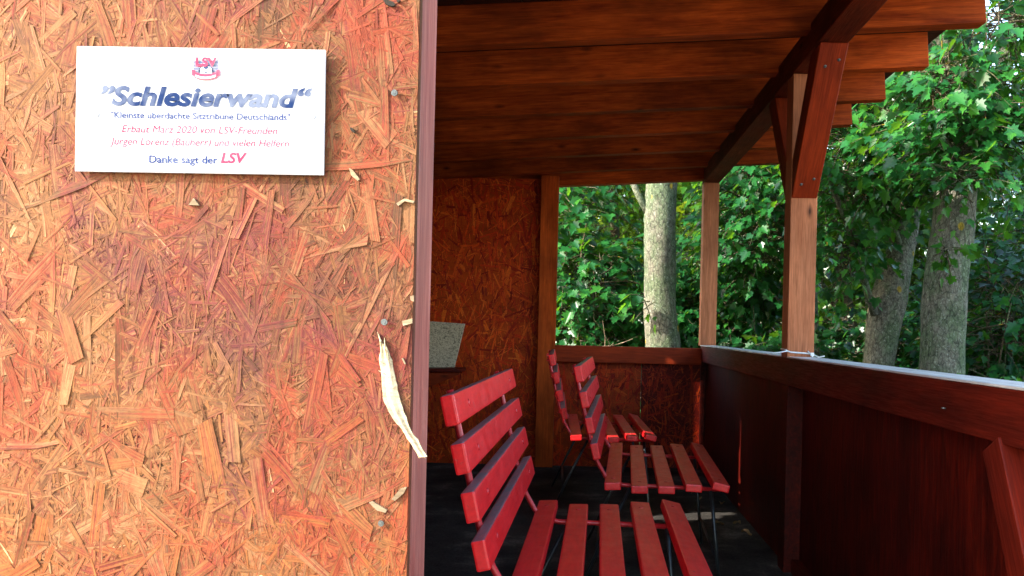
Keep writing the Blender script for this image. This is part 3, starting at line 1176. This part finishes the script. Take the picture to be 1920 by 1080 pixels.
# ================================================================== SMALL THINGS
# shelf on the end wall with the concrete slab on it
sd = 6.60
a = unproj(862, 692, sd)
shelf = empty("shelf", (a.x, sd, a.z))
tag(shelf, "dark red wooden wall shelf carrying a grey concrete slab", "shelf")
beam("shelf_board", (XB + 0.002 - a.x, 0.18, -0.014), (0, 0.18, -0.014), 0.358, 0.024, M['rail'], shelf)
q = unproj(795, 730, sd)
V, F = prism_geo([(XB + 0.003 - a.x, -0.028 - 0.02), (XB + 0.003 - a.x, -0.21), (q.x - a.x, q.z - a.z), (-0.004, -0.04), (-0.004, -0.028)], 0.004, 0.03)
mesh_obj("bracket", V, F, M['brace'], shelf)
sp_ = [unproj(x, y, sd + 0.12) for x, y in ((770, 693), (851, 693), (866, 611), (770, 604))]
slab = mesh_obj("concrete_slab", *prism_geo([(p.x - a.x, p.z - a.z - (0 if i > 1 else 0.0)) for i, p in enumerate(sp_)], 0.12, 0.165), M['concrete'])
slab.location = (a.x, sd, a.z)
zmin = min(v.co.z for v in slab.data.vertices)
for v in slab.data.vertices:
    v.co.z += -zmin - 0.0015
    v.co.y += (v.co.z) * 0.45
tag(slab, "grey speckled concrete paving slab leaning on the wall shelf", "paving slab")

# white cable tie round the near post
zc = unproj(1490, 660, D1).z
tie = empty("cable_tie", (0.96, D1 + 0.06, zc))
tag(tie, "white cable tie strapped round the braced post just above the rail", "cable tie")
r_ = 0.0635
loop = []
for k in range(29):
    th = 2 * math.pi * k / 28
    cc, ss = math.cos(th), math.sin(th)
    e = 0.25
    loop.append((r_ * math.copysign(abs(cc) ** e, cc), r_ * math.copysign(abs(ss) ** e, ss), 0.012 * math.sin(th) * 0.3 - 0.01 * cc))
tube("strap", loop, 0.0035, M['tie'], tie, 6)
V, F = box_geo(0.042, 0.056, -0.076, -0.062, -0.016, -0.001)
mesh_obj("strap_head", V, F, M['tie'], tie)
tube("strap_tail", [(0.049, -0.07, -0.008), (0.075, -0.085, -0.020), (0.095, -0.10, -0.014)], 0.0032, M['tie'], tie, 6)
tube("strap_tail", [(-0.06, -0.064, 0.004), (-0.10, -0.07, -0.004), (-0.155, -0.072, -0.008)], 0.0028, M['tie'], tie, 6)
tube("strap_tail", [(0.03, -0.066, 0.006), (0.05, -0.076, -0.02), (0.066, -0.082, -0.045)], 0.0028, M['tie'], tie, 6)

# dry leaves on the floor
def curled_leaf(r):
    V, F = [], []
    n = 7
    for i in range(n):
        t = i / (n - 1)
        w = 0.02 * math.sin(math.pi * min(1, t * 1.1 + 0.03)) + 0.001
        for s in (-1, 0, 1):
            V.append(Vector((t * 0.07, s * w * r.uniform(0.8, 1.2), 0.004 + abs(s) * 0.012 + 0.01 * math.sin(t * 5) + r.uniform(0, 0.003))))
    for i in range(n - 1):
        for s in range(2):
            a = i * 3 + s
            F.append((a, a + 3, a + 4, a + 1))
    return V, F


spots = [(1297, 928), (1312, 936), (1390, 1000), (1340, 985), (1388, 985), (1260, 945), (1395, 960), (1352, 948)]
names = ["dry curled leaf in the sunlit patch of floor", "small dry leaf beside the curled one on the sunny floor"]
for i, (px, py) in enumerate(spots):
    dy = (py - VY) - (px - VX) * ROLL
    d = H * FPX / dy
    p = unproj(px, py, d)
    V, F = curled_leaf(random)
    o = mesh_obj("dry_leaf", V, F, M['litter'], None, True)
    o.location = (p.x, p.y, 0.001)
    o.rotation_euler = (0, 0, random.uniform(0, 6.28))
    s = 1.3 if i == 0 else random.uniform(0.5, 0.9)
    o.scale = (s, s, s)
    lab = names[i] if i < 2 else "small brown dry leaf on the dark floor below the rail"
    tag(o, lab, "dry leaf", "dry leaves scattered on the floor")

# ================================================================== TREES AND SHRUBS
HALF = [(0.0, 0.0), (0.16, -0.10), (0.34, -0.06), (0.24, 0.10), (0.50, 0.20), (0.38, 0.30), (0.52, 0.46), (0.28, 0.46), (0.20, 0.58), (0.22, 0.74), (0.10, 0.78), (0.0, 1.0)]
HALF_LOW = [(0.0, 0.0), (0.32, -0.04), (0.22, 0.12), (0.50, 0.34), (0.24, 0.48), (0.16, 0.72), (0.0, 1.0)]


class Leaves:
    def __init__(self, seed):
        self.P, self.T, self.N, self.S, self.C = [], [], [], [], []
        self.r = np.random.default_rng(seed)
        self.W = []

    def spray(self, p, d, n, length, size, tint):
        """leaves along one drooping twig"""
        r = self.r
        side = np.cross(d, (0, 0, 1.0))
        side /= np.linalg.norm(side) + 1e-6
        self.W.append([p + d * (length * t) + np.array((0, 0, -0.25 * length * t * t)) for t in (-0.7, -0.2, 0.3, 0.7, 1.0)])
        for i in range(n):
            t = (i + r.random()) / n
            q = p + d * (length * t) + np.array((0, 0, -0.25 * length * t * t)) + r.normal(0, 0.03, 3)
            sgn = 1 if i % 2 else -1
            tip = d * 0.6 + side * sgn * r.uniform(0.3, 1.0) + np.array((0, 0, -r.uniform(0.25, 0.9)))
            nrm = np.array((0, 0, 1.0)) * r.uniform(0.4, 1.0) + np.array((-0.35, -0.55, 0)) * r.uniform(0.2, 1.1) + r.normal(0, 0.28, 3)
            self.P.append(q); self.T.append(tip); self.N.append(nrm)
            self.S.append(size * 0.84 * r.uniform(0.42, 1.25)); self.C.append(np.clip(tint + r.normal(0, 0.20), 0, 1))

    def blob(self, c, rad, sprays, leaves, size, tint=0.5, shell=0.45):
        r = self.r
        c, rad = np.array(c, float), np.array(rad, float)
        for _ in range(int(sprays * 1.55)):
            u = r.normal(0, 1, 3)
            u /= np.linalg.norm(u)
            p = c + u * rad * (shell + (1 - shell) * r.random())
            d = u * np.array((1, 1, 0.35)) + r.normal(0, 0.35, 3) + np.array((0, 0, -0.1))
            d /= np.linalg.norm(d)
            self.spray(p, d, leaves, size * leaves * 0.42, size, tint + r.normal(0, 0.10))

    def twigs(self, parent):
        geo = [tube_geo(w, [0.006, 0.005, 0.004, 0.0025, 0.0012], 4, False) for w in self.W]
        return mesh_obj("twigs", *geo_join(geo), M['bark_dark'], parent, True)

    def mesh(self, name, mat, parent=None, low=False):
        half = np.array(HALF_LOW if low else HALF)
        n = len(self.P)
        P, T, N = np.array(self.P), np.array(self.T), np.array(self.N)
        S_ = np.array(self.S)
        C = np.array(self.C)
        T /= np.linalg.norm(T, axis=1)[:, None]
        N -= T * (N * T).sum(1)[:, None]
        N /= np.linalg.norm(N, axis=1)[:, None] + 1e-9
        B = np.cross(T, N)
        k = len(half)
        fold = self.r.uniform(0.05, 0.35, n)
        curl = self.r.uniform(-0.05, 0.30, n)
        loc = []
        for s in (1, -1):
            h = half if s == 1 else half[1:-1][::-1]
            for (a, b) in h:
                loc.append((s * a, b))
        loc = np.array(loc)                                   # ring: right half up, left half down
        m = len(loc)
        x = loc[None, :, 0] * S_[:, None] * 1.02
        y = loc[None, :, 1] * S_[:, None]
        z = np.abs(x) * fold[:, None] - (loc[None, :, 1] ** 2) * S_[:, None] * curl[:, None]
        co = P[:, None, :] + x[..., None] * B[:, None, :] + y[..., None] * T[:, None, :] + z[..., None] * N[:, None, :]
        co = co.reshape(-1, 3).astype(np.float32)
        me = bpy.data.meshes.new(name)
        ra = list(range(k))                                    # 0..k-1 right half, base to tip
        la = [k - 1] + list(range(k, m)) + [0]
        lp = np.array(ra + la)
        nl = len(lp)
        me.vertices.add(len(co))
        me.vertices.foreach_set('co', co.ravel())
        me.loops.add(n * nl)
        idx = (np.arange(n)[:, None] * m + lp[None, :]).ravel().astype(np.int32)
        me.loops.foreach_set('vertex_index', idx)
        me.polygons.add(n * 2)
        st = (np.arange(n)[:, None] * nl + np.array((0, len(ra)))[None, :]).ravel().astype(np.int32)
        me.polygons.foreach_set('loop_start', st)
        at = me.attributes.new('tint', 'FLOAT', 'FACE')
        at.data.foreach_set('value', np.repeat(C, 2).astype(np.float32))
        me.update(calc_edges=True)
        me.validate()
        return link(name, me, mat, parent)


def limb(rs, p, d, length, r0, r1, n=6, droop=0.0, wob=0.08):
    pts, rad = [], []
    p, d = Vector(p), Vector(d).normalized()
    for i in range(n + 1):
        t = i / n
        pts.append(p.copy())
        rad.append(r0 + (r1 - r0) * t)
        d = (d + Vector((rs.uniform(-wob, wob), rs.uniform(-wob, wob), rs.uniform(-wob, wob) - droop))).normalized()
        p = p + d * (length / n)
    return pts, rad


def tree(name, label, trunk_pts, trunk_r, limbs, blobs, seed, bark, leafmat, low=False, group="maple trees beside the stand", cat="tree", rough=0.09):
    rs = random.Random(seed)
    base = Vector(trunk_pts[0])
    root = empty(name, base)
    tag(root, label, cat, group)
    # resample the trunk so that its surface can be uneven
    P, R = [], []
    for i in range(len(trunk_pts) - 1):
        a, b = Vector(trunk_pts[i]), Vector(trunk_pts[i + 1])
        m = max(2, int((b - a).length / 0.09))
        for k in range(m):
            t = k / m
            P.append(a.lerp(b, t)); R.append(trunk_r[i] + (trunk_r[i + 1] - trunk_r[i]) * t)
    P.append(Vector(trunk_pts[-1])); R.append(trunk_r[-1])
    # soften the bends
    for _ in range(3):
        P = [P[0]] + [(P[i - 1] + P[i] * 2 + P[i + 1]) / 4 for i in range(1, len(P) - 1)] + [P[-1]]
    geo = [tube_geo([p - base for p in P], R, 20, True, rough, rs)]
    for (p, d, L, r0, r1) in limbs:
        pts, rad = limb(rs, Vector(p) - base, d, L, r0, r1, 8)
        geo.append(tube_geo(pts, rad, 8, True, 0.06, rs))
    mesh_obj("trunk", *geo_join(geo), bark, root, True)
    lv = Leaves(seed)
    for (c, rad, sp, nl, size, tint) in blobs:
        lv.blob(Vector(c) - base, rad, sp, nl, size, tint)
    lv.mesh("crown", leafmat, root, low)
    lv.twigs(root)
    return root


def U(px, py, d):
    return tuple(unproj(px, py, d))


# --- tree seen through the end opening
tA = [(0.74, 8.5, -0.2), U(1243, 655, 8.5), U(1238, 560, 8.5), U(1236, 450, 8.5), U(1241, 315, 8.5), (0.80, 8.6, 3.6), (0.9, 8.7, 6.0)]
tree("maple_tree", "grey barked maple framed by the end opening of the stand", tA, [0.20, 0.165, 0.15, 0.148, 0.145, 0.13, 0.08],
     [(U(1215, 400, 8.5), (-0.5, 0.1, 1.0), 1.6, 0.035, 0.012), (U(1240, 250, 8.55), (0.8, -0.3, 0.8), 2.2, 0.05, 0.015), ((0.8, 8.6, 3.4), (-0.7, -0.5, 0.8), 2.4, 0.05, 0.012)],
     [((0.75, 9.3, 4.6), (1.7, 1.2, 1.3), 300, 8, 0.13, 0.5), ((-0.6, 9.9, 2.5), (0.9, 0.8, 0.8), 120, 8, 0.13, 0.45), ((1.75, 9.0, 2.4), (0.55, 0.7, 0.8), 90, 8, 0.12, 0.5),
      ((0.55, 8.25, 1.35), (0.12, 0.08, 0.14), 3, 3, 0.13, 0.9)], 101, M['bark'], M['leaf'])
# --- two trunks beyond the rail
tB = [(2.45, 7.8, -0.2), U(1645, 700, 7.8), U(1653, 630, 7.8), U(1668, 560, 7.8), U(1688, 470, 7.85), U(1702, 380, 7.95), U(1715, 250, 8.1), U(1720, 60, 8.4), (3.3, 8.8, 5.2)]
tree("maple_tree", "crooked pale maple trunk with a knot, between the braced post and the thicker trunk", tB, [0.145, 0.128, 0.137, 0.150, 0.118, 0.115, 0.10, 0.085, 0.05],
     [(U(1640, 590, 7.7), (-0.35, -0.25, 1.0), 1.5, 0.035, 0.014), (U(1690, 470, 7.8), (-0.6, -0.5, 0.9), 1.5, 0.03, 0.01), (U(1712, 300, 8.0), (0.5, -0.5, 0.8), 1.8, 0.04, 0.012)],
     [(U(1600, 270, 7.6), (0.5, 0.6, 0.75), 150, 8, 0.105, 0.6), (U(1690, 300, 7.5), (0.36, 0.4, 0.50), 70, 8, 0.105, 0.6), ((2.9, 8.3, 3.6), (1.0, 0.9, 0.8), 110, 8, 0.12, 0.5),
      (U(1585, 480, 7.6), (0.15, 0.3, 0.35), 22, 7, 0.105, 0.5), (U(1775, 480, 6.2), (0.10, 0.06, 0.10), 5, 4, 0.10, 0.6)], 102, M['bark'], M['leaf'])
tC = [(2.60, 6.7, -0.2), U(1765, 720, 6.7), U(1768, 620, 6.7), U(1776, 500, 6.7), U(1788, 400, 6.7), U(1797, 330, 6.7), U(1780, 200, 6.8), U(1755, 40, 6.9), (2.55, 7.0, 4.6)]
tree("maple_tree", "thick lichen spotted maple trunk rising beyond the right end of the rail", tC, [0.18, 0.160, 0.157, 0.155, 0.150, 0.150, 0.11, 0.09, 0.05],
     [(U(1800, 360, 6.7), (0.35, 0.1, 1.0), 2.4, 0.075, 0.03), (U(1770, 150, 6.8), (0.9, -0.4, 0.35), 1.8, 0.035, 0.01), (U(1790, 250, 6.7), (0.8, 0.2, 0.5), 2.2, 0.04, 0.012)],
     [(U(1790, 230, 6.5), (0.42, 0.35, 0.34), 60, 8, 0.115, 0.6), (U(1890, 250, 6.7), (0.5, 0.5, 0.42), 55, 8, 0.115, 0.55), ((2.7, 6.9, 4.0), (1.4, 0.9, 0.6), 90, 8, 0.12, 0.5),
      (U(1700, 120, 7.4), (0.45, 0.4, 0.35), 45, 8, 0.115, 0.5), (U(1785, 140, 6.35), (0.30, 0.2, 0.26), 34, 8, 0.105, 0.5), (U(1800, 330, 6.3), (0.2, 0.12, 0.12), 14, 7, 0.10, 0.55), (U(1880, 40, 6.2), (0.3, 0.3, 0.22), 22, 7, 0.11, 0.5)], 103, M['bark'], M['leaf'])
tD = [(2.2, 9.0, -0.2), U(1518, 690, 9.0), U(1515, 560, 9.0), U(1512, 400, 9.0), U(1505, 150, 9.2), (2.0, 9.5, 5.0)]
tree("maple_tree", "slim mossy trunk half hidden behind the braced post", tD, [0.12, 0.11, 0.095, 0.085, 0.07, 0.04],
     [(U(1512, 380, 9.0), (0.7, -0.3, 0.8), 1.6, 0.03, 0.01)],
     [(U(1420, 420, 9.2), (0.45, 0.6, 0.9), 120, 8, 0.125, 0.4), (U(1545, 300, 9.4), (0.5, 0.6, 0.9), 90, 8, 0.125, 0.45), ((2.0, 9.6, 4.4), (1.3, 1.0, 0.9), 110, 8, 0.13, 0.5)], 104, M['bark'], M['leaf'])

# --- shrubs under them
shr = [
    ((0.0, 9.3), 1.0, (0.75, 0.55, 0.75), 170, 0.14, 0.55, "leafy maple sapling left of the trunk in the end opening"),
    ((0.62, 9.7), 0.9, (0.6, 0.5, 0.8), 120, 0.14, 0.45, "maple sapling close behind the trunk in the end opening"),
    ((1.45, 9.6), 0.7, (0.6, 0.5, 0.9), 150, 0.13, 0.40, "dark maple bush between the corner post and the trunk"),
    ((1.95, 8.4), 0.4, (0.5, 0.4, 0.55), 90, 0.12, 0.30, "shaded low bush behind the braced post"),
    ((2.85, 8.9), 0.5, (0.55, 0.4, 0.7), 110, 0.12, 0.30, "shaded bush between the two pale trunks"),
    ((3.6, 7.8), 0.7, (0.6, 0.5, 0.9), 150, 0.12, 0.40, "bush right of the thick lichen spotted trunk"),
    ((4.4, 8.6), 1.0, (0.8, 0.6, 1.2), 190, 0.13, 0.40, "tall bush at the right edge of the wood"),
    ((2.45, 6.3), 0.62, (0.16, 0.12, 0.14), 11, 0.10, 0.75, "young maple shoot at the foot of the thick trunk"),
    ((2.85, 6.2), 0.62, (0.16, 0.12, 0.12), 11, 0.10, 0.8, "bright young shoot right of the thick trunk's foot"),
    ((2.05, 6.9), 0.60, (0.20, 0.14, 0.12), 10, 0.10, 0.6, "low seedling just over the rail beside the crooked trunk"),
]
for i, ((x, y), z, rad, sp, size, tint, lab) in enumerate(shr):
    g = ground_h(x, y)
    root = empty("maple_shrub", (x, y, g))
    tag(root, lab, "shrub", "maple shrubs under the trees")
    rs = random.Random(300 + i)
    geo = []
    for k in range(4):
        pts, rd = limb(rs, (rs.uniform(-.05, .05), rs.uniform(-.05, .05), -0.05), (rs.uniform(-.4, .4), rs.uniform(-.4, .4), 1), z + rad[2] * 0.9 - g, 0.016, 0.005, 6)
        geo.append(tube_geo(pts, rd, 6))
    mesh_obj("stem", *geo_join(geo), M['bark_dark'], root, True)
    lv = Leaves(300 + i)
    lv.blob((0, 0, z - g + (rad[2] * 0.35 if sp > 20 else 0)), rad, sp, 8, size, tint)
    if sp > 50:
        lv.blob((0, 0, (z - g) * 0.45), (rad[0] * 0.9, rad[1], (z - g) * 0.5 + 0.1), sp // 2, 8, size, tint - 0.1)
    lv.mesh("foliage", M['leaf'], root)
    if sp > 20:
        lv.twigs(root)

# --- trees farther back
far = [
    (-1.6, 12.0, 0.12), (0.4, 13.2, 0.10), (1.9, 12.2, 0.09), (3.4, 11.5, 0.13), (5.0, 12.2, 0.11), (6.6, 11.0, 0.14),
    (-0.6, 16.0, 0.15), (2.6, 15.8, 0.14), (5.2, 16.2, 0.16), (8.2, 15.0, 0.15),
]
flab = ["thin woodland tree behind the left side of the end opening", "slim woodland tree behind the maple of the end opening", "slim woodland tree behind the corner post",
        "woodland tree behind the gap between the post and the crooked trunk", "woodland tree behind the thick trunk", "woodland tree at the right edge of the picture",
        "tall tree deep in the wood behind the end opening", "tall tree deep in the wood behind the two posts", "tall tree deep in the wood behind the two trunks", "tall tree deep in the wood at the far right"]
for i, (x, y, r0) in enumerate(far):
    rs = random.Random(500 + i)
    g = ground_h(x, y)
    h = rs.uniform(5.5, 7.5) if y < 14 else rs.uniform(6, 8.5)
    if x > 3:
        h *= 0.66
    pts = [(x, y, g - 0.1), (x + rs.uniform(-.1, .1), y, g + 1.2), (x + rs.uniform(-.3, .3), y, g + h * 0.5), (x + rs.uniform(-.5, .5), y, g + h * 0.9)]
    bl = []
    for k in range(7):
        zz = g + 0.9 + (h - 1.2) * (k + 0.5) / 7
        bl.append(((x + rs.uniform(-.8, .8), y + rs.uniform(-.5, .5), zz), (rs.uniform(0.8, 1.3), 0.9, rs.uniform(0.6, 0.9)), 46, 8, 0.15, rs.uniform(0.3, 0.7)))
    lm = [((x, y, g + h * t), (rs.uniform(-1, 1), rs.uniform(-1, .4), 0.6), 1.6, r0 * 0.4, 0.01) for t in (0.3, 0.45, 0.6, 0.7)]
    tree("woodland_tree", flab[i], pts, [r0, r0 * 0.9, r0 * 0.7, r0 * 0.3], lm, bl, 500 + i, M['bark_dark'], M['leaf_far'], True, "woodland trees behind the maples", rough=0.06)

# --- the wood beyond, one mass
lv = Leaves(900)
rs = random.Random(900)
for k in range(210):
    x = rs.uniform(-9, 16) if k % 3 else rs.uniform(-3, 4)
    y = rs.uniform(18, 24)
    z = rs.uniform(0.6, 6.2) if x < 4.5 else rs.uniform(0.4, 2.6)
    lv.blob((x, y, z + ground_h(x, y)), (1.3, 1.0, 0.9), 26, 7, 0.24, rs.uniform(0.2, 0.6))
tag(lv.mesh("far_wood", M['leaf_wood'], None, True), "mass of far off green leaves closing the view behind the trees", "wood", kind='stuff')

# --- heap of dead twigs on the bank
rs = random.Random(77)
c = unproj(1090, 630, 8.9)
heap = empty("brush_pile", (c.x, 8.9, ground_h(c.x, 8.9)))
tag(heap, "dark heap of dead twigs on the bank in the lower left of the end opening", "brush pile")
geo = []
for k in range(170):
    p = (rs.gauss(0, 0.35), rs.gauss(0, 0.25), 0.0)
    z = max(0.02, 0.95 - abs(p[0]) * 1.1 - abs(p[1])) * rs.random()
    pts, rd = limb(rs, (p[0], p[1], z), (rs.uniform(-1, 1), rs.uniform(-1, 1), rs.uniform(-0.4, 0.7)), rs.uniform(0.25, 0.7), rs.uniform(0.004, 0.010), 0.002, 4, 0.0, 0.2)
    geo.append(tube_geo(pts, rd, 5))
mesh_obj("twigs", *geo_join(geo), M['twig'], heap)
